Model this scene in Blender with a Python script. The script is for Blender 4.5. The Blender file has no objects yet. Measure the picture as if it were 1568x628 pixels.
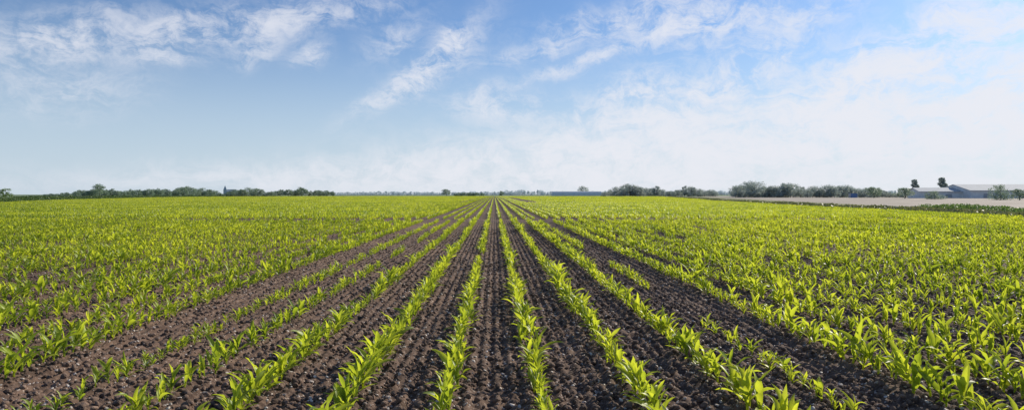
import bpy, bmesh, math, random
import numpy as np
from mathutils import Vector, Matrix
random.seed(7)
rng = np.random.default_rng(7)
scene = bpy.context.scene
scene.view_settings.view_transform = 'Standard'
scene.view_settings.look = 'None'
scene.view_settings.exposure = 0

H = 1.65
YAW = math.radians(1.48)
F = 1045.0

def bearing(px):
    return math.atan((px-784)/F)+YAW
def place(px, d):
    a = (px-784)/F*d
    return (a*math.cos(YAW)+d*math.sin(YAW), -a*math.sin(YAW)+d*math.cos(YAW))
def hgt(py, d):
    return (298-py)/F*d+H

# ------------------------------------------------------------ noise
def _hash(ix, iy, seed):
    n = (ix.astype(np.int64)*374761393 + iy.astype(np.int64)*668265263 + seed*1442695041) & 0xffffffff
    n = ((n ^ (n >> 13))*1274126177) & 0xffffffff
    n = (n ^ (n >> 16)) & 0xffff
    return n/65535.0
def vnoise(x, y, seed=0):
    xi = np.floor(x); yi = np.floor(y)
    fx = x-xi; fy = y-yi
    fx = fx*fx*(3-2*fx); fy = fy*fy*(3-2*fy)
    a = _hash(xi, yi, seed); b = _hash(xi+1, yi, seed)
    c = _hash(xi, yi+1, seed); d = _hash(xi+1, yi+1, seed)
    return (a*(1-fx)+b*fx)*(1-fy)+(c*(1-fx)+d*fx)*fy

# ------------------------------------------------------------ rows layout
rows = []   # (x, size factor, keep probability)
rows += [(0.36,1.0,.98),(1.12,1.12,.98),(1.98,1.2,.98),(2.62,.74,.78)]
rows += [(-0.37,1.0,.98),(-1.12,1.02,.98),(-1.88,1.02,.96),(-2.6,.84,.86),(-3.32,.75,.82)]
x = 3.5
while x < 560:
    rows.append((x,1.10,.97)); x += 0.75
x = -4.35
while x > -560:
    rows.append((x,1.06,.97)); x -= 0.75

RB = np.array([[-50,32],[46,36],[97,42],[162,54],[290,82],[620,150],[3000,500]],float)
LB = np.array([[-50,-78],[133,-93],[195,-123],[365,-178],[620,-215],[3000,-900]],float)
def right_edge(y): return np.interp(y, RB[:,0], RB[:,1])
def left_edge(y): return np.interp(y, LB[:,0], LB[:,1])
YEND = 620.0

# ------------------------------------------------------------ ground height
def gheight(x, y):
    x = np.asarray(x,float); y = np.asarray(y,float)
    d = np.sqrt(x*x+y*y)
    fade = np.clip((60-d)/35,0,1)*np.clip((34-np.abs(x))/4,0,1)
    wob = vnoise(x*1.3, y*.6, 3)*.4
    r = np.sin(2*np.pi*(x/0.125+wob*.25))
    r = r*0.019*(.45+.9*vnoise(x*3,y*9,5))
    c1 = vnoise(x/.085,y/.085,11); c2 = vnoise(x/.045,y/.045,12); c0 = vnoise(x/.35,y/.35,13)
    z = r + (c1**2)*.024 + (c2**2)*.022 + (c0-.5)*.014
    for tx in (3.05,-3.85,0.0):
        z -= .02*np.exp(-((x-tx)/.17)**2)
    return z*fade

def make_ground():
    ys = list(np.arange(-60,2,4.0))
    y = 2.2
    ys.append(2.0)
    while y < 62:
        ys.append(y); y *= 1.0043
    st = 0.4
    while y < 9000:
        ys.append(y); y += st; st *= 1.12
    ys = np.array(ys)
    xs = list(np.arange(0,8,0.021))
    st = .021; x = xs[-1]+st
    while x < 9000:
        xs.append(x); x += st; st *= 1.03
    xs = np.array(xs)
    xs = np.concatenate([-xs[:0:-1], xs])
    X,Y = np.meshgrid(xs,ys)
    Z = gheight(X.ravel(),Y.ravel())
    co = np.stack([X.ravel(),Y.ravel(),Z],1)
    nx,ny = len(xs),len(ys)
    i = np.arange(nx-1)[None,:]+np.arange(ny-1)[:,None]*nx
    faces = np.stack([i,i+1,i+1+nx,i+nx],-1).reshape(-1,4)
    return mesh_np('ground', co, faces)

def mesh_np(name, co, faces, smooth=False, attrs=None, link=True):
    me = bpy.data.meshes.new(name)
    n = len(co); m = len(faces); kk = faces.shape[1]
    me.vertices.add(n); me.vertices.foreach_set('co', np.asarray(co,np.float32).ravel())
    me.loops.add(m*kk); me.loops.foreach_set('vertex_index', faces.astype(np.int32).ravel())
    me.polygons.add(m); me.polygons.foreach_set('loop_start', np.arange(0,m*kk,kk,dtype=np.int32))
    me.update(calc_edges=True)
    if smooth:
        me.polygons.foreach_set('use_smooth', np.ones(m,bool))
    if attrs:
        for k_,v in attrs.items():
            a = me.attributes.new(k_,'FLOAT','POINT'); a.data.foreach_set('value', np.asarray(v,np.float32))
    me.validate()
    ob = bpy.data.objects.new(name, me)
    if link: scene.collection.objects.link(ob)
    return ob

# ------------------------------------------------------------ node helper
class NT:
    def __init__(s, nt):
        s.nt = nt; s.n = nt.nodes; s.l = nt.links
    def new(s, t, **kw):
        nd = s.n.new(t)
        for k_,v in kw.items(): setattr(nd,k_,v)
        return nd
    def put(s, sock, v):
        if isinstance(v, bpy.types.NodeSocket): s.l.new(v, sock)
        else: sock.default_value = v
    def math(s, op, a, b=None, c=None, clamp=False):
        nd = s.new('ShaderNodeMath', operation=op); nd.use_clamp = clamp
        s.put(nd.inputs[0],a)
        if b is not None: s.put(nd.inputs[1],b)
        if c is not None: s.put(nd.inputs[2],c)
        return nd.outputs[0]
    def mix(s, f, a, b, blend='MIX'):
        nd = s.new('ShaderNodeMix', data_type='RGBA', blend_type=blend)
        s.put(nd.inputs[0],f)
        for sk,v in ((nd.inputs[6],a),(nd.inputs[7],b)):
            if isinstance(v,tuple) and len(v)==3: v = (*v,1)
            s.put(sk,v)
        return nd.outputs[2]
    def noise(s, vec, scale, detail=4, rough=.5, dist=0):
        nd = s.new('ShaderNodeTexNoise')
        if vec is not None: s.l.new(vec, nd.inputs['Vector'])
        nd.inputs['Scale'].default_value = scale; nd.inputs['Detail'].default_value = detail
        nd.inputs['Roughness'].default_value = rough; nd.inputs['Distortion'].default_value = dist
        return nd
    def ramp(s, f, lo, hi, a=0., b=1., kind='SMOOTHSTEP'):
        nd = s.new('ShaderNodeMapRange', interpolation_type=kind)
        s.put(nd.inputs[0], f)
        for i_,v in enumerate((lo,hi,a,b)): nd.inputs[i_+1].default_value = v
        return nd.outputs[0]

def new_mat(name):
    m = bpy.data.materials.new(name); m.use_nodes = True
    t = NT(m.node_tree)
    bs = m.node_tree.nodes['Principled BSDF']
    return m, t, bs

# ------------------------------------------------------------ materials
def soil_mat():
    m,t,bs = new_mat('soil')
    pos = t.new('ShaderNodeNewGeometry').outputs['Position']
    n1 = t.noise(pos, .35, 4).outputs[0]
    n2 = t.noise(pos, 9, 5, .65).outputs[0]
    n3 = t.noise(pos, 45, 3, .7).outputs[0]
    col = t.mix(t.ramp(n2,.35,.68), (.052,.031,.022), (.175,.113,.080))
    col = t.mix(t.math('MULTIPLY',t.ramp(n1,.4,.7),.5), col, (.205,.128,.086))
    col = t.mix(t.math('MULTIPLY',t.ramp(n3,.55,.75),.65), col, (.37,.28,.21))
    vo = t.new('ShaderNodeTexVoronoi'); t.l.new(pos, vo.inputs['Vector']); vo.inputs['Scale'].default_value = 26
    sp = t.math('MULTIPLY', t.ramp(vo.outputs['Distance'],.16,.26,1,0), t.ramp(n2,.46,.56))
    col = t.mix(t.math('MULTIPLY',sp,.8), col, (.52,.45,.38))
    t.l.new(col, bs.inputs['Base Color'])
    bs.inputs['Roughness'].default_value = .9
    bs.inputs['Specular IOR Level'].default_value = .25
    bp = t.new('ShaderNodeBump'); bp.inputs['Strength'].default_value = .9; bp.inputs['Distance'].default_value = .015
    t.l.new(n3, bp.inputs['Height']); t.l.new(bp.outputs[0], bs.inputs['Normal'])
    return m

def simple_noise_mat(name, a, b, scale, rough=.9, bump=0., detail=5, rnd=False):
    m,t,bs = new_mat(name)
    pos = t.new('ShaderNodeNewGeometry')
    n = t.noise(pos.outputs['Position'], scale, detail, .6).outputs[0]
    f = t.ramp(n,.32,.68)
    if rnd:
        oi = t.new('ShaderNodeObjectInfo').outputs['Random']
        f = t.math('ADD', t.math('MULTIPLY',f,.4), t.math('MULTIPLY', oi,.6))
    t.l.new(t.mix(f,a,b), bs.inputs['Base Color'])
    bs.inputs['Roughness'].default_value = rough
    if bump:
        bp = t.new('ShaderNodeBump'); bp.inputs['Strength'].default_value = bump
        t.l.new(n,bp.inputs['Height']); t.l.new(bp.outputs[0],bs.inputs['Normal'])
    return m

def leaf_mat(name, dark, light, trans, tf=.4, maize=False, rough=.5):
    m,t,bs = new_mat(name)
    g = t.new('ShaderNodeNewGeometry')
    if maize:
        oi = t.new('ShaderNodeObjectInfo').outputs['Random']
        n2 = t.noise(g.outputs['Position'], .12, 3, .6).outputs[0]
        f = t.math('ADD', t.math('MULTIPLY',oi,.36), t.math('MULTIPLY',t.ramp(n2,.35,.65),.3))
        f = t.math('ADD', f, t.math('MULTIPLY',g.outputs['Random Per Island'],.34))
    else:
        n = t.noise(g.outputs['Position'], .25, 3).outputs[0]
        f = t.math('ADD', t.math('MULTIPLY',t.ramp(n,.3,.7),.5), t.math('MULTIPLY',g.outputs['Random Per Island'],.5))
    f = t.ramp(f,.12,.80) if maize else f
    col = t.mix(f, dark, light)
    tc = t.mix(f, tuple(c*s_ for c,s_ in zip(trans,(.48,.58,.5))), trans)
    if maize:
        at = t.new('ShaderNodeAttribute', attribute_name='rib').outputs['Fac']
        col = t.mix(t.math('MULTIPLY',at,.3), col, (.38,.43,.14))
        tp = t.new('ShaderNodeAttribute', attribute_name='tip').outputs['Fac']
        col = t.mix(t.math('MULTIPLY',t.ramp(tp,.8,1.0),.4), col, (.40,.32,.10))
    t.l.new(col, bs.inputs['Base Color'])
    bs.inputs['Roughness'].default_value = rough
    bs.inputs['Specular IOR Level'].default_value = .45
    tr = t.new('ShaderNodeBsdfTranslucent'); t.l.new(tc, tr.inputs[0])
    mx = t.new('ShaderNodeMixShader'); mx.inputs[0].default_value = tf
    t.l.new(bs.outputs[0], mx.inputs[1]); t.l.new(tr.outputs[0], mx.inputs[2])
    out = m.node_tree.nodes['Material Output']
    t.l.new(mx.outputs[0], out.inputs['Surface'])
    return m

M_soil = soil_mat()
M_clod = simple_noise_mat('soil_clod', (.050,.031,.022),(.27,.18,.13), 14, .95, .3, 4, True)
M_flint = simple_noise_mat('flint', (.26,.20,.165),(.68,.61,.54), 9, .6, .1, 4, True)
M_maize = leaf_mat('maize_leaf', (.10,.18,.012), (.37,.44,.026), (.90,.95,.06), .5, True, .42)
M_verge = simple_noise_mat('verge_grass', (.10,.12,.035),(.24,.22,.09), .8)
M_far = simple_noise_mat('far_field', (.12,.18,.08),(.19,.24,.11), .01)
M_yard = simple_noise_mat('pale_earth', (.24,.195,.15),(.38,.32,.26), .12)

ground = make_ground(); ground.data.materials.append(M_soil)

# ------------------------------------------------------------ maize plants
def leaf_geo(base, az, length, width, lift, droop, segs, strips, r, twist=0.):
    V=[];Fc=[];rib=[];tip=[]
    pitch = lift
    p = np.array(base,float)
    ds = length/segs
    yawdrift = r.uniform(-.8,.8)
    for i in range(segs+1):
        t = i/segs
        w = width*(min(1,.45+2.2*t))*(max(0.0,1-t**2.2))**.85
        a2 = az+yawdrift*t*t
        d0 = np.array([math.cos(a2),math.sin(a2),0.]); side0 = np.array([-math.sin(a2),math.cos(a2),0.])
        dirv = d0*math.cos(pitch)+np.array([0,0,math.sin(pitch)])
        up = -d0*math.sin(pitch)+np.array([0,0,math.cos(pitch)])
        tw = twist*t
        s = side0*math.cos(tw)+up*math.sin(tw)
        u = up*math.cos(tw)-side0*math.sin(tw)
        wave = r.uniform(-.22,.22)*w
        if strips==2:
            V += [p+s*w*.5+u*(w*.28+wave), p.copy(), p-s*w*.5+u*(w*.28-wave)]
            rib += [0,1,0]; tip += [t]*3
        else:
            V += [p+s*w*.5, p-s*w*.5]; rib += [0.3]*2; tip += [t]*2
        p = p+dirv*ds
        pitch -= droop*ds/length*(0.25+1.7*t)
    c = strips+1
    for i in range(segs):
        for j in range(strips):
            a=i*c+j
            Fc.append((a,a+1,a+1+c,a+c))
    return V,Fc,rib,tip

def plant(r, h, lod, off=(0,0)):
    V=[];Fc=[];rib=[];tip=[]
    def add(v,f,a,b):
        o=len(V); V.extend(v); Fc.extend([tuple(q+o for q in ff) for ff in f]); rib.extend(a); tip.extend(b)
    nleaf = {0:r.randint(5,7),1:5,2:4}[lod]
    segs = {0:7,1:3,2:2}[lod]; strips = {0:2,1:1,2:1}[lod]
    wmul = {0:1,1:1.15,2:1.5}[lod]
    phi = r.uniform(0,math.pi)
    stemh = h*.46
    ox,oy = off
    ns = 5 if lod==0 else 3
    if lod<2:
        sv=[];sf=[]
        for i,(zz,rr) in enumerate(((-.02,.008),(stemh*.5,.007),(stemh,.004))):
            for j in range(ns):
                a=2*math.pi*j/ns
                sv.append(np.array([ox+rr*math.cos(a),oy+rr*math.sin(a),zz]))
        for i in range(2):
            for j in range(ns):
                sf.append((i*ns+j,i*ns+(j+1)%ns,(i+1)*ns+(j+1)%ns,(i+1)*ns+j))
        add(sv,sf,[.6]*len(sv),[0]*len(sv))
    for i in range(nleaf):
        t = i/(nleaf-1)
        az = phi+math.pi*(i%2)+r.uniform(-.6,.6)
        L = h*(.40+.46*math.sin(math.pi*min(1,.2+.6*t)))*r.uniform(.78,1.2)
        W = h*.175*(.55+.55*math.sin(math.pi*(.15+.6*t)))*wmul*r.uniform(.8,1.15)
        lift = math.radians(48+32*t+r.uniform(-14,12))
        droop = math.radians(r.uniform(25,130)*(1-.3*t))
        base = (ox,oy,stemh*(.15+.85*t))
        add(*leaf_geo(base,az,L,W,lift,droop,segs,strips,r,r.uniform(-1.0,1.0)))
    return V,Fc,rib,tip

def plant_object(name, plants):
    V=[];Fc=[];rib=[];tip=[]
    for v,f,a,b in plants:
        o=len(V); V.extend(v); Fc.extend([tuple(q+o for q in ff) for ff in f]); rib.extend(a); tip.extend(b)
    ob = mesh_np(name, np.array(V), np.array(Fc), True, {'rib':rib,'tip':tip}, link=False)
    ob.data.materials.append(M_maize)
    return ob

def coll(name, obs):
    c = bpy.data.collections.new(name)
    for o in obs: c.objects.link(o)
    return c

R = random.Random(3)
c_near = coll('maize_plants', [plant_object(f'plant_{i:02d}', [plant(R, R.uniform(.20,.27), 0)]) for i in range(20)])
segobs=[]
for i in range(8):
    ps=[]
    y=-.75
    while y<.75:
        if R.random()<.96: ps.append(plant(R,R.uniform(.20,.28),1,(R.gauss(0,.025),y)))
        y += R.uniform(.09,.15)
    segobs.append(plant_object(f'rowseg_{i:02d}',ps))
c_mid = coll('maize_row_segments', segobs)
segobs=[]
for i in range(5):
    ps=[]
    for rx in (-1.125,-.375,.375,1.125):
        y=-6.0
        while y<6:
            if R.random()<.93: ps.append(plant(R,R.uniform(.18,.30),2,(rx+R.gauss(0,.03),y)))
            y += R.uniform(.14,.20)
    segobs.append(plant_object(f'patch_{i:02d}',ps))
c_far = coll('maize_patches', segobs)

def instancer(name, pts, rot, scl, idx, collection):
    me = bpy.data.meshes.new(name)
    n=len(pts)
    me.vertices.add(n); me.vertices.foreach_set('co', np.asarray(pts,np.float32).ravel())
    a=me.attributes.new('rot','FLOAT_VECTOR','POINT'); a.data.foreach_set('vector',np.asarray(rot,np.float32).ravel())
    a=me.attributes.new('scl','FLOAT_VECTOR','POINT'); a.data.foreach_set('vector',np.asarray(scl,np.float32).ravel())
    a=me.attributes.new('idx','INT','POINT'); a.data.foreach_set('value',np.asarray(idx,np.int32))
    ob=bpy.data.objects.new(name,me); scene.collection.objects.link(ob)
    ng=bpy.data.node_groups.new(name+'_scatter','GeometryNodeTree')
    ng.interface.new_socket('Geometry',in_out='INPUT',socket_type='NodeSocketGeometry')
    ng.interface.new_socket('Geometry',in_out='OUTPUT',socket_type='NodeSocketGeometry')
    N=ng.nodes;L=ng.links
    gi=N.new('NodeGroupInput');go=N.new('NodeGroupOutput')
    ip=N.new('GeometryNodeInstanceOnPoints')
    ci=N.new('GeometryNodeCollectionInfo'); ci.inputs['Collection'].default_value=collection
    ci.inputs['Separate Children'].default_value=True; ci.inputs['Reset Children'].default_value=True
    def na(nm,ty):
        q=N.new('GeometryNodeInputNamedAttribute'); q.data_type=ty; q.inputs['Name'].default_value=nm
        return [o for o in q.outputs if o.enabled and o.name=='Attribute'][0]
    L.new(gi.outputs[0],ip.inputs['Points']); L.new(ci.outputs[0],ip.inputs['Instance'])
    ip.inputs['Pick Instance'].default_value=True
    L.new(na('idx','INT'),ip.inputs['Instance Index'])
    L.new(na('rot','FLOAT_VECTOR'),ip.inputs['Rotation'])
    L.new(na('scl','FLOAT_VECTOR'),ip.inputs['Scale'])
    L.new(ip.outputs[0],go.inputs[0])
    md=ob.modifiers.new('scatter','NODES'); md.node_group=ng
    return ob

D1,D2=45.0,130.0
P=[];S=[];
for (rx,sf,keep) in rows:
    if abs(rx)>45: continue
    y=1.6+rng.uniform(0,.1)
    y=max(y,(abs(rx)-7)/.85)
    n=int((D1-y)/.12)+1
    if n<=0: continue
    yy=y+np.cumsum(rng.uniform(.07,.145,n)); yy=yy[yy<D1]
    keepm=rng.random(len(yy))<keep
    gap=vnoise(yy*.55+rx*3.1, np.full(len(yy),rx*7.7),21)
    keepm&=gap>(.10 if sf>.9 else .25)
    yy=yy[keepm]; 
    hv=.66+.58*vnoise(yy*.5,np.full(len(yy),rx*5.3),22)
    hv*=rng.uniform(.70,1.2,len(yy))*sf
    small=rng.random(len(yy))<.10; hv[small]*=.6
    xx=rx+rng.normal(0,.028,len(yy))+.06*(vnoise(yy*.3,np.full(len(yy),rx),23)-.5)
    mk=(xx<right_edge(yy))
    P.append(np.stack([xx[mk],yy[mk]],1)); S.append(hv[mk])
P=np.concatenate(P);S=np.concatenate(S);n=len(P)
pts=np.column_stack([P,gheight(P[:,0],P[:,1])])
rot=np.column_stack([rng.normal(0,.12,n),rng.normal(0,.12,n),rng.uniform(0,6.283,n)])
wv=rng.uniform(.88,1.18,n)
maize=instancer('maize_crop',pts,rot,np.column_stack([S*wv,S*wv,S]),rng.integers(0,20,n),c_near)
print('near plants',n)
P=[];S=[]
for (rx,sf,keep) in rows:
    central=abs(rx)<6.2
    ye=320 if central else D2
    y0=max(D1+.6,(abs(rx)-10)/.85)
    if y0>=ye: continue
    yy=np.arange(y0,ye,1.45)
    m=(rx<right_edge(yy))&(rx>left_edge(yy))
    yy=yy[m]
    P.append(np.stack([np.full(len(yy),rx),yy],1)); S.append((.8+.35*vnoise(yy*.12,np.full(len(yy),rx*1.3),31))*sf)
P=np.concatenate(P);S=np.concatenate(S);n=len(P)
flip=np.where(rng.random(n)<.5,0,math.pi)
instancer('maize_crop.001',np.column_stack([P,np.zeros(n)]),np.column_stack([np.zeros(n),np.zeros(n),flip]),
          np.column_stack([S,np.ones(n),S]),rng.integers(0,8,n),c_mid)
print('mid',n)
P=[]
y=D2+6
while y<YEND:
    xmax=.85*y+20
    for sgn in (1,-1):
        x=(3.5 if sgn>0 else 4.35)+1.125
        while x<xmax:
            X=sgn*x
            if left_edge(y)+1.5<X<right_edge(y)-1.5 and (y>326 or abs(X)>6.2+1.5): P.append((X,y))
            x+=3.0
    if y>326:
        P.append((0,y)); P.append((2.3,y)); P.append((-2.4,y))
    y+=12.0
P=np.array(P);n=len(P)
S=.85+.3*vnoise(P[:,0]*.05,P[:,1]*.02,33)
instancer('maize_crop.002',np.column_stack([P,np.zeros(n)]),np.column_stack([np.zeros(n),np.zeros(n),np.where(rng.random(n)<.5,0,math.pi)]),
          np.column_stack([np.ones(n),np.ones(n),S]),rng.integers(0,5,n),c_far)
print('far',n)

# ------------------------------------------------------------ clods and flints
def rock(name, seed, mat, flat=.7):
    bm=bmesh.new(); bmesh.ops.create_icosphere(bm,subdivisions=2,radius=.5)
    r=random.Random(seed)
    dirs=[Vector((r.gauss(0,1),r.gauss(0,1),r.gauss(0,1))).normalized() for _ in range(7)]
    for v in bm.verts:
        c=v.co.normalized(); 
        s=1.0
        for d in dirs:
            dd=c.dot(d)
            if dd>.6: s=min(s,.6/dd*1.05)
        v.co=v.co*s*r.uniform(.93,1.06); v.co.z*=flat
    me=bpy.data.meshes.new(name); bm.to_mesh(me); bm.free()
    me.materials.append(mat)
    return bpy.data.objects.new(name,me)
c_clod=coll('clods',[rock(f'clod_{i}',i,M_clod,.75) for i in range(5)])
c_fl=coll('flints',[rock(f'flint_{i}',50+i,M_flint,.55) for i in range(5)])
def scatter_rocks(name,n,ymax,smin,smax,c,pw=3.0):
    y=2.0+(ymax-2)*rng.random(n)**1.3
    x=(rng.random(n)*2-1)*(.82*y+2.5)
    s=smin+(smax-smin)*rng.random(n)**pw
    z=gheight(x,y)+s*.12
    instancer(name,np.column_stack([x,y,z]),rng.uniform(0,6.28,(n,3))*np.array([.1,.1,1]),
        np.column_stack([s,s*rng.uniform(.6,1,n),s]),rng.integers(0,5,n),c)
scatter_rocks('soil_clods',100000,32,.016,.08,c_clod,2.4)
scatter_rocks('flint_stones',50000,34,.012,.052,c_fl,2.2)

# ------------------------------------------------------------ overlay sheets
def strip(name, inner, outer, z, mat):
    V=[];Fc=[]
    for (a,b) in zip(inner,outer):
        V.append((a[0],a[1],z)); V.append((b[0],b[1],z))
    for i in range(len(inner)-1):
        Fc.append((2*i,2*i+1,2*i+3,2*i+2))
    ob=mesh_np(name,np.array(V,float),np.array(Fc)); ob.data.materials.append(mat); return ob
ysr=[-50,46,97,162,290,620]
edge=[(float(right_edge(y)),y) for y in ysr]
def off(l,dx): return [(a+dx*(1+b/300 if b>0 else 1),b) for a,b in l]
strip('grass_verge',off(edge,0.2),off(edge,11),.03,M_verge)
strip('bare_earth',off(edge,11),[(a+150,b) for a,b in edge],.034,M_yard)
strip('grass_field',[(a+150,b) for a,b in edge],[(3000,b) for a,b in edge],.038,M_far)
el=[(float(left_edge(y)),y) for y in [-50,133,195,365,620]]
strip('grass_field.001',[(a-.2,b) for a,b in el],[(-3000,b) for a,b in el],.038,M_far)
strip('grass_field.002',[(-9000,620.3),(-9000,9000)],[(9000,620.3),(9000,9000)],.042,M_far)

# ------------------------------------------------------------ trees
def leaf_quads(centres, size, r, n_per, spread):
    n=len(centres)*n_per
    c=np.repeat(centres,n_per,0)
    off_=r.normal(0,1,(n,3)); off_/=np.linalg.norm(off_,axis=1)[:,None]
    off_*=(r.random(n)**.5)[:,None]*np.repeat(spread,n_per)[:,None]
    c=c+off_
    a=r.normal(0,1,(n,3)); a/=np.linalg.norm(a,axis=1)[:,None]
    b=np.cross(a,r.normal(0,1,(n,3))); b/=np.linalg.norm(b,axis=1)[:,None]
    s=(size*r.uniform(.6,1.3,n))[:,None]
    V=np.stack([c-a*s,c-b*s*.6,c+a*s,c+b*s*.6],1).reshape(-1,3)
    Fc=np.arange(n*4).reshape(n,4)
    return V,Fc

def tree_mesh(name, seed, h, w, trunk_h, leafmat, barkmat, nclump=42, per=55, conic=0.):
    r=np.random.default_rng(seed)
    V=[];Fc=[]
    def tube(p0,p1,r0,r1,ns=6):
        p0=np.array(p0,float);p1=np.array(p1,float)
        d=p1-p0; d/=np.linalg.norm(d)
        a=np.cross(d,[.3,.9,.1]); a/=np.linalg.norm(a); b=np.cross(d,a)
        o=len(V)
        for p,q in ((p0,r0),(p1,r1)):
            for j in range(ns):
                t=2*math.pi*j/ns
                V.append(p+a*q*math.cos(t)+b*q*math.sin(t))
        for j in range(ns):
            Fc.append((o+j,o+(j+1)%ns,o+ns+(j+1)%ns,o+ns+j))
    tube((0,0,-.2),(0.05*w,0,trunk_h),h*.03,h*.022)
    tube((0.05*w,0,trunk_h),(0,0,h*.75),h*.022,h*.006)
    cl=[];sp=[]
    for i in range(nclump):
        u=r.random()
        z=trunk_h+(h-trunk_h)*(.04+.92*u)
        t=(z-trunk_h)/(h-trunk_h)
        prof=math.sin(math.pi*min(1,.22+.72*t))**.7*(1-conic*t)
        rad=w*.5*prof*math.sqrt(r.random())*r.uniform(.75,1.08)
        a=r.uniform(0,6.283)
        s=w*.13*r.uniform(.7,1.35)
        c=(rad*math.cos(a),rad*math.sin(a),z-s*.4)
        cl.append(c); sp.append(s)
        if i%4==0:
            tube((0,0,max(trunk_h*.8,z-.35*h*.5)),c,h*.010,h*.003,4)
    nb=len(Fc)
    lv,lf=leaf_quads(np.array(cl),h*.026,r,per,np.array(sp))
    o=len(V)
    V=np.concatenate([np.array(V),lv]); F2=np.concatenate([np.array(Fc),lf+o])
    ob=mesh_np(name,V,F2,False,None,link=False)
    ob.data.materials.append(barkmat); ob.data.materials.append(leafmat)
    mi=np.zeros(len(F2),np.int32); mi[nb:]=1
    ob.data.polygons.foreach_set('material_index',mi)
    return ob

M_bark=simple_noise_mat('bark',(.12,.11,.10),(.18,.16,.14),3)
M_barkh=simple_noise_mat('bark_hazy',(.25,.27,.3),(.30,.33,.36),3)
M_tree_near=leaf_mat('foliage',(.08,.14,.04),(.19,.28,.07),(.26,.38,.09),.35)
M_tree_l=leaf_mat('foliage_left_hazed',(.21,.29,.23),(.33,.41,.29),(.34,.43,.28),.4)  # aerial haze mixed into the greens, paler than the leaves themselves
M_tree_r=leaf_mat('foliage_right_hazed',(.37,.42,.42),(.47,.52,.48),(.47,.52,.45),.4)  # greyed further: distance haze painted into the leaf colour
M_tree_far=leaf_mat('foliage_far',(.56,.64,.72),(.64,.71,.78),(.60,.68,.72),.4)  # pale blue leaves, the strongest painted-in aerial haze

def tree_set(tag, mat, bark, seed):
    return coll('trees_'+tag,[
        tree_mesh(f'{tag}_0',seed+0,10,9,1.6,mat,bark),
        tree_mesh(f'{tag}_1',seed+1,10,11,1.2,mat,bark,50),
        tree_mesh(f'{tag}_2',seed+2,10,7.5,1.6,mat,bark),
        tree_mesh(f'{tag}_3',seed+3,10,13,.5,mat,bark,60),
        tree_mesh(f'{tag}_4',seed+4,10,5.5,.4,mat,bark,60,70,.35)])
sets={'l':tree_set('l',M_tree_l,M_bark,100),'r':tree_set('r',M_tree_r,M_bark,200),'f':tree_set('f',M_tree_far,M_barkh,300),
      'n':tree_set('n',M_tree_near,M_bark,400)}

def treeline(name, key, prof, d0, step, dj=30, base_w=1.0, d1=None):
    xs=[p[0] for p in prof]; ys=[p[1] for p in prof]
    P=[];S=[];x=xs[0]
    while x<xs[-1]:
        t=np.interp(x,xs,ys)
        dd=d0 if d1 is None else d0+(d1-d0)*(x-xs[0])/(xs[-1]-xs[0])
        d=dd+R.uniform(-dj,dj)
        h=max(.9,hgt(t,d)*R.uniform(.72,1.12))
        X,Y=place(x,d)
        P.append((X,Y,-.1)); w=h*R.uniform(.85,1.3)*base_w; S.append((w/10,w/10,h/10))
        x+=step*R.uniform(.6,1.4)*max(.4,min(1.2,h/8))
    n=len(P)
    rot=np.zeros((n,3)); rot[:,2]=rng.uniform(0,6.28,n)
    return instancer(name,P,rot,S,rng.integers(0,4,n),sets[key])

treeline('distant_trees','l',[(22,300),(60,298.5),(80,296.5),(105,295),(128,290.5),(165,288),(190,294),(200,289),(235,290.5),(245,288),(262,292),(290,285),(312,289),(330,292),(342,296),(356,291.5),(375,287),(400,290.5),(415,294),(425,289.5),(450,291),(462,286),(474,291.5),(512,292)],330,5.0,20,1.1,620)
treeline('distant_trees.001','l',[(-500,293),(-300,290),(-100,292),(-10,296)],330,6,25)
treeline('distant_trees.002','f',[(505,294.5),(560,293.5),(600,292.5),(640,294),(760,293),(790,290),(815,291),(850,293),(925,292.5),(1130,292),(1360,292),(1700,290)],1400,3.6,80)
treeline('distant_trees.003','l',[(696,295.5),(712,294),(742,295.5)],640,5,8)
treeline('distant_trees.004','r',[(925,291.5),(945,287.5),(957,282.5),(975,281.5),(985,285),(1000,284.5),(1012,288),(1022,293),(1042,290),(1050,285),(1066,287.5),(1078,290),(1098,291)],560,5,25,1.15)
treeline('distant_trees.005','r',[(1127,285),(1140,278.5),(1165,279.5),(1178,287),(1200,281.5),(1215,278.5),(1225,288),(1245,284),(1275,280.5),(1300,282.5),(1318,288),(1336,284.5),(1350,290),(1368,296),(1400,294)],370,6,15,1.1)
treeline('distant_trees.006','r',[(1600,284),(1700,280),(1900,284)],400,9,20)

def single_tree(px, top, d, key, var, wpx, name):
    src=sets[key].objects[f'{key}_{var}']
    me=src.data
    ob=bpy.data.objects.new(name,me); scene.collection.objects.link(ob)
    X,Y=place(px,d); h=hgt(top,d)
    dim=np.array([v.co for v in me.vertices]); 
    wx=dim[:,0].max()-dim[:,0].min(); hz=dim[:,2].max()
    ob.location=(X,Y,0); s=wpx/F*d/wx
    ob.scale=(s,s,h/hz); ob.rotation_euler[2]=R.uniform(-.3,.3)
    return ob
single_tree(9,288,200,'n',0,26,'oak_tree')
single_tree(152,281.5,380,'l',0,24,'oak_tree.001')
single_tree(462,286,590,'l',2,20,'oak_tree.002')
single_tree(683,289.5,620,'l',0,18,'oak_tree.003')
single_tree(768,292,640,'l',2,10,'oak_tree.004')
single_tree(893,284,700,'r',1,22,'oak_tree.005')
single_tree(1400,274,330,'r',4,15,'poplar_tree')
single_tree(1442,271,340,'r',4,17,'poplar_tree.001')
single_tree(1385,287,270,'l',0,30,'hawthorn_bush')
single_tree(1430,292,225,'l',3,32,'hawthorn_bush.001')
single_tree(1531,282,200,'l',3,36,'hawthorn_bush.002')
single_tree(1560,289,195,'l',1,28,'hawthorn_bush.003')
single_tree(1337,286,330,'l',1,28,'hawthorn_bush.004')

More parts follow.
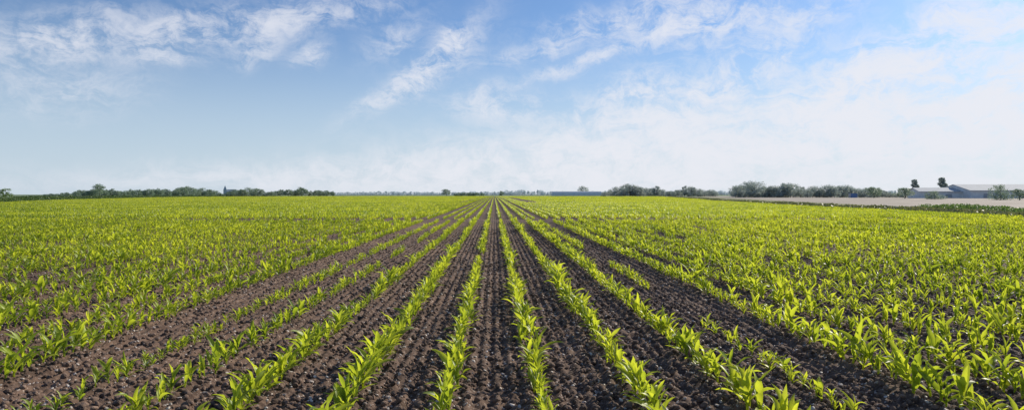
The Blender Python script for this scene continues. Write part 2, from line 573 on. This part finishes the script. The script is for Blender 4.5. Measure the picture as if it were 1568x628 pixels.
def hedge(name, pts, h, w, mat, dens=40, size=.09):
    r=np.random.default_rng(5)
    C=[]
    for (a,b) in zip(pts[:-1],pts[1:]):
        L=math.dist(a,b); n=int(L*dens)
        t=r.random(n)
        nx,ny=-(b[1]-a[1])/L,(b[0]-a[0])/L
        o=r.normal(0,.33,n)*w
        X=a[0]+(b[0]-a[0])*t+nx*o; Y=a[1]+(b[1]-a[1])*t+ny*o
        hh=h*(.55+.6*vnoise(X*.35,Y*.35,77))*np.clip(1-(o/w)**2*.8,.2,1)
        Z=r.random(n)**.7*hh
        C.append(np.stack([X,Y,Z],1))
    C=np.concatenate(C)
    V,Fc=leaf_quads(C,size,r,1,np.full(len(C),.05))
    ob=mesh_np(name,V,Fc); ob.data.materials.append(mat); return ob
M_rough=leaf_mat('rough_grass',(.14,.15,.055),(.30,.29,.13),(.28,.29,.10),.3)
hedge('hedge',[place(1640,46),place(1568,52),place(1490,60),place(1418,72)],.75,2.0,M_tree_near,190,.10)
hedge('rough_grass',[(float(right_edge(y))+1.5,y) for y in (46,97,162,290,450)],.5,2.6,M_rough,90,.15)
hedge('hedge.001',[(float(left_edge(y))-3,y) for y in (60,133,195,365,600)],1.15,2.0,leaf_mat('hedge_leaf',(.07,.12,.04),(.15,.21,.07),(.17,.24,.06),.3),110,.24)

# ------------------------------------------------------------ buildings
def flat_mat(name,c,rough=.6,metal=0):
    return simple_noise_mat(name,tuple(v*.88 for v in c),c,.6,rough)
M_wall=flat_mat('clad_wall_hazed',(.80,.80,.78)); M_roof=flat_mat('sheet_roof_hazed',(.52,.54,.55),.85)  # warehouse wall and roof tones paled to stand in for aerial haze
M_dark=flat_mat('door_dark',(.42,.43,.44)); M_gl=flat_mat('poly_film',(.80,.80,.78),.6)
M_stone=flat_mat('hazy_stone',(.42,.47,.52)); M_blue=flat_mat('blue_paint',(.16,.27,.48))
M_win=flat_mat('window_glass',(.12,.15,.18),.15); M_post=flat_mat('steel_post',(.55,.57,.58))
def box(name,parent,lo,hi,mat):
    bm=bmesh.new(); bmesh.ops.create_cube(bm,size=1)
    for v in bm.verts:
        v.co=Vector([(lo[i]+hi[i])/2+v.co[i]*(hi[i]-lo[i]) for i in range(3)])
    me=bpy.data.meshes.new(name); bm.to_mesh(me); bm.free(); me.materials.append(mat)
    ob=bpy.data.objects.new(name,me); scene.collection.objects.link(ob); ob.parent=parent; return ob
def polymesh(name,parent,V,Fc,mat):
    me=bpy.data.meshes.new(name); me.from_pydata(V,[],Fc); me.update(); me.materials.append(mat)
    ob=bpy.data.objects.new(name,me); scene.collection.objects.link(ob); ob.parent=parent; return ob
def empty(name,loc,rz=0):
    e=bpy.data.objects.new(name,None); scene.collection.objects.link(e); e.location=(loc[0],loc[1],0); e.rotation_euler[2]=rz; return e

def warehouse(name,px,d,L,W,eave,ridge,rz,ndoor=4):
    e=empty(name,place(px,d),rz)
    polymesh('walls',e,[(0,0,0),(L,0,0),(L,W,0),(0,W,0),(0,0,eave),(L,0,eave),(L,W,eave),(0,W,eave),(0,W/2,ridge-.05),(L,W/2,ridge-.05)],
        [(0,1,5,4),(2,3,7,6),(3,0,4,8,7),(1,2,6,9,5)],M_wall)
    o=.5;t=.14
    polymesh('roof',e,[(-o,-o,eave-.15),(L+o,-o,eave-.15),(L+o,W/2,ridge),(-o,W/2,ridge),(-o,W+o,eave-.15),(L+o,W+o,eave-.15),
        (-o,-o,eave-.15+t),(L+o,-o,eave-.15+t),(L+o,W/2,ridge+t),(-o,W/2,ridge+t),(-o,W+o,eave-.15+t),(L+o,W+o,eave-.15+t)],
        [(0,3,2,1),(3,4,5,2),(6,7,8,9),(9,8,11,10),(0,1,7,6),(4,10,11,5),(0,6,9,3),(3,9,10,4),(1,2,8,7),(2,5,11,8)],M_roof)
    for i in range(ndoor):
        x0=L*(i+.5)/ndoor-1.8
        box(f'door_{i}',e,(x0,-.08,0),(x0+2.4,-.01,eave*.6),M_dark)
    box('gutter',e,(-.4,-.72,eave-.25),(L+.4,-.56,eave-.1),M_post)
    return e
warehouse('warehouse',1408,300,24,16,3.0,hgt(288,308),-.26,3)
warehouse('warehouse.001',1486,290,56,26,3.4,hgt(283,303),-.12,4)

def polytunnel(name,px,d,L,hh,n,rz):
    e=empty(name,place(px,d),rz)
    for k_ in range(n):
        V=[];Fc=[];W=7.0;ns=10
        for i,yy in enumerate((0,1)):
            for j in range(ns+1):
                a=math.pi*j/ns
                V.append((i*L, k_*(W+.05)+W/2-math.cos(a)*W/2, hh*.35+math.sin(a)*hh*.65))
        for j in range(ns): Fc.append((j,j+1,j+2+ns,j+1+ns))
        b=len(V); V+= [(0,k_*(W+.05),0),(0,k_*(W+.05)+W,0),(L,k_*(W+.05),0),(L,k_*(W+.05)+W,0)]
        Fc+=[(b,b+2,ns+1,0),(b+1,ns,2*ns+1,b+3),tuple([b]+list(range(0,ns+1))+[b+1]),tuple([b+2,b+3]+list(range(2*ns+1,ns,-1)))]
        polymesh(f'cover_{k_}',e,V,Fc,M_gl)
        for i in range(int(L/5)+1):
            box(f'hoop_{k_}_{i}',e,(i*5-.06,k_*(W+.05)-.1,0),(i*5+.06,k_*(W+.05)-.03,hh*.36),M_post)
    return e
polytunnel('polytunnel',846,640,46,hgt(293,640),3,-.02)

e=empty('church',place(345,1300),.3)
box('nave',e,(3,-3.5,0),(20,3.5,7),M_stone)
polymesh('nave_roof',e,[(3,-3.9,7),(20.3,-3.9,7),(20.3,3.9,7),(3,3.9,7),(3,0,11.5),(20.3,0,11.5)],[(0,1,5,4),(2,3,4,5),(1,2,5),(3,0,4)],M_stone)
box('tower',e,(-3,-3,0),(2.99,3,11),M_stone)
polymesh('spire',e,[(-3,-3,11.01),(3,-3,11.01),(3,3,11.01),(-3,3,11.01),(0,0,19)],[(0,1,4),(1,2,4),(2,3,4),(3,0,4)],M_stone)
for i in range(4): box(f'window_{i}',e,(5+i*4,-3.56,2.5),(6.2+i*4,-3.51,5.5),M_win)
e=empty('shipping_container',place(1303,330),.05)
box('body',e,(0,0,.1),(3.2,2.2,2.2),M_blue)
for i in range(10): box(f'rib_{i}',e,(.15+i*.3,-.05,.2),(.27+i*.3,-.002,2.1),M_blue)
box('doors',e,(-.06,.1,.2),(-.003,2.1,2.1),M_dark)

# ------------------------------------------------------------ camera
cam=bpy.data.cameras.new('camera'); co=bpy.data.objects.new('camera',cam); scene.collection.objects.link(co)
co.location=(0,0,H); co.rotation_euler=(math.radians(90)-math.atan(16/F),0,-YAW)
cam.sensor_width=36; cam.lens=24; cam.clip_end=20000; cam.clip_start=.05
scene.camera=co

# ------------------------------------------------------------ light
SAZ=math.radians(52); SEL=math.radians(29)
sd=Vector((math.sin(SAZ)*math.cos(SEL),math.cos(SAZ)*math.cos(SEL),math.sin(SEL)))
sl=bpy.data.lights.new('sun','SUN'); sl.energy=5.0; sl.angle=math.radians(.5); sl.color=(1,.91,.76)
so=bpy.data.objects.new('sun',sl); scene.collection.objects.link(so); so.rotation_euler=sd.to_track_quat('Z','Y').to_euler()

w=bpy.data.worlds.new('World'); scene.world=w; w.use_nodes=True
t=NT(w.node_tree); bg=w.node_tree.nodes['Background']; bg.inputs['Strength'].default_value=.1
sky=t.new('ShaderNodeTexSky',sky_type='NISHITA'); sky.sun_disc=False
sky.sun_elevation=SEL; sky.sun_rotation=SAZ; sky.air_density=1.0; sky.dust_density=.6; sky.ozone_density=2.0; sky.altitude=0
tc=t.new('ShaderNodeTexCoord').outputs['Generated']
sx=t.new('ShaderNodeSeparateXYZ'); t.l.new(tc,sx.inputs[0])
az=t.math('MULTIPLY',t.math('ARCTAN2',sx.outputs[0],sx.outputs[1]),180/math.pi)
elv=t.math('MULTIPLY',t.math('ARCSINE',sx.outputs[2]),180/math.pi)
cb=t.new('ShaderNodeCombineXYZ'); t.l.new(az,cb.inputs[0]); t.l.new(elv,cb.inputs[1]); pv=cb.outputs[0]
def warp(vec,scale,amt,det=4):
    n_=t.noise(vec,scale,det,.55).outputs['Color']
    a=t.new('ShaderNodeVectorMath',operation='SUBTRACT'); t.l.new(n_,a.inputs[0]); a.inputs[1].default_value=(.5,.5,.5)
    b=t.new('ShaderNodeVectorMath',operation='SCALE'); t.l.new(a.outputs[0],b.inputs[0]); b.inputs['Scale'].default_value=amt
    c=t.new('ShaderNodeVectorMath',operation='ADD'); t.l.new(vec,c.inputs[0]); t.l.new(b.outputs[0],c.inputs[1]); return c.outputs[0]
pw=warp(pv,.25,3.0)
def blobs(lst,vec):
    acc=None
    for (x,y,a,b,ang,amp) in lst:
        A=math.degrees(bearing(x)); rel=math.radians(A)-YAW
        E=math.degrees(math.atan((298-y)/F*math.cos(rel)))
        k_=math.cos(rel)**2
        mp=t.new('ShaderNodeMapping',vector_type='TEXTURE'); t.l.new(vec,mp.inputs[0])
        mp.inputs['Location'].default_value=(A,E,0); mp.inputs['Rotation'].default_value=(0,0,math.radians(ang))
        mp.inputs['Scale'].default_value=(a/18.2*k_,b/18.2*math.cos(rel),1)
        s2=t.new('ShaderNodeSeparateXYZ'); t.l.new(mp.outputs[0],s2.inputs[0])
        q=t.math('ADD',t.math('MULTIPLY',s2.outputs[0],s2.outputs[0]),t.math('MULTIPLY',s2.outputs[1],s2.outputs[1]))
        g=t.math('MULTIPLY',t.math('EXPONENT',t.math('MULTIPLY',q,-1)),amp)
        acc=g if acc is None else t.math('ADD',acc,g)
    return acc
wisps=blobs([(85,60,120,36,18,1.0),(110,145,110,36,5,.5),(285,45,95,28,20,1.0),(430,30,75,26,25,.9),(255,88,50,14,10,.6),(540,20,80,20,15,.6),
  (395,78,40,14,20,.6),(665,95,90,20,38,.9),(610,55,50,20,30,.6),(620,135,80,16,28,.75),(475,85,26,14,20,.9),(690,58,20,14,40,1.1),
  (870,62,140,14,14,.7),(900,92,130,10,16,.8),(760,162,65,22,0,.9),(940,18,110,14,12,.6),
  (1085,35,115,34,5,1.1),(1130,115,110,28,22,1.1),(1330,125,150,44,22,1.2),(1420,60,150,34,18,1.1),(1250,25,70,18,15,.6),
  (1520,150,130,65,5,1.2),(965,150,85,30,15,1.0),(1530,30,80,28,0,.9)],pw)
bank=blobs([(1150,228,440,56,4,1.15),(830,248,280,34,4,.85),(1450,195,280,80,5,1.1),(1020,185,180,34,8,.6),(430,265,280,18,3,.5),(1250,288,900,26,0,.8)],pw)
mpn=t.new('ShaderNodeMapping'); t.l.new(pw,mpn.inputs[0]); mpn.inputs['Rotation'].default_value=(0,0,math.radians(-24)); mpn.inputs['Scale'].default_value=(.32,1.0,1)
nf=t.noise(mpn.outputs[0],.55,7,.70,.6).outputs[0]
nm=t.noise(pw,.5,7,.68,.3).outputs[0]
nn=t.math('ADD',t.math('MULTIPLY',nf,.6),t.math('MULTIPLY',nm,.4))
dw=t.math('MULTIPLY',t.math('MINIMUM',wisps,1.25),t.ramp(nn,.39,.65))
db=t.math('MULTIPLY',bank,t.ramp(nn,.37,.63,.22,1.2))
dens=t.math('ADD',t.math('MULTIPLY',dw,1.05),t.math('MULTIPLY',db,.95))
dens=t.math('MINIMUM',t.math('SUBTRACT',1.0,t.math('EXPONENT',t.math('MULTIPLY',dens,-1.5))),.93)
back=t.math('MULTIPLY',t.ramp(nn,.5,.75),t.ramp(elv,17,30,0,.5))
dens=t.math('MAXIMUM',dens,back)
base=t.mix(1.0,sky.outputs[0],(.62,.84,1.13),'MULTIPLY')
hz=t.ramp(elv,0,15.5,.82,.05,'SMOOTHSTEP')
base=t.mix(hz,base,(6.0,7.1,8.2))
colr=t.mix(dens,base,(8.3,8.4,9.0))
t.l.new(colr,bg.inputs['Color'])
print('done')
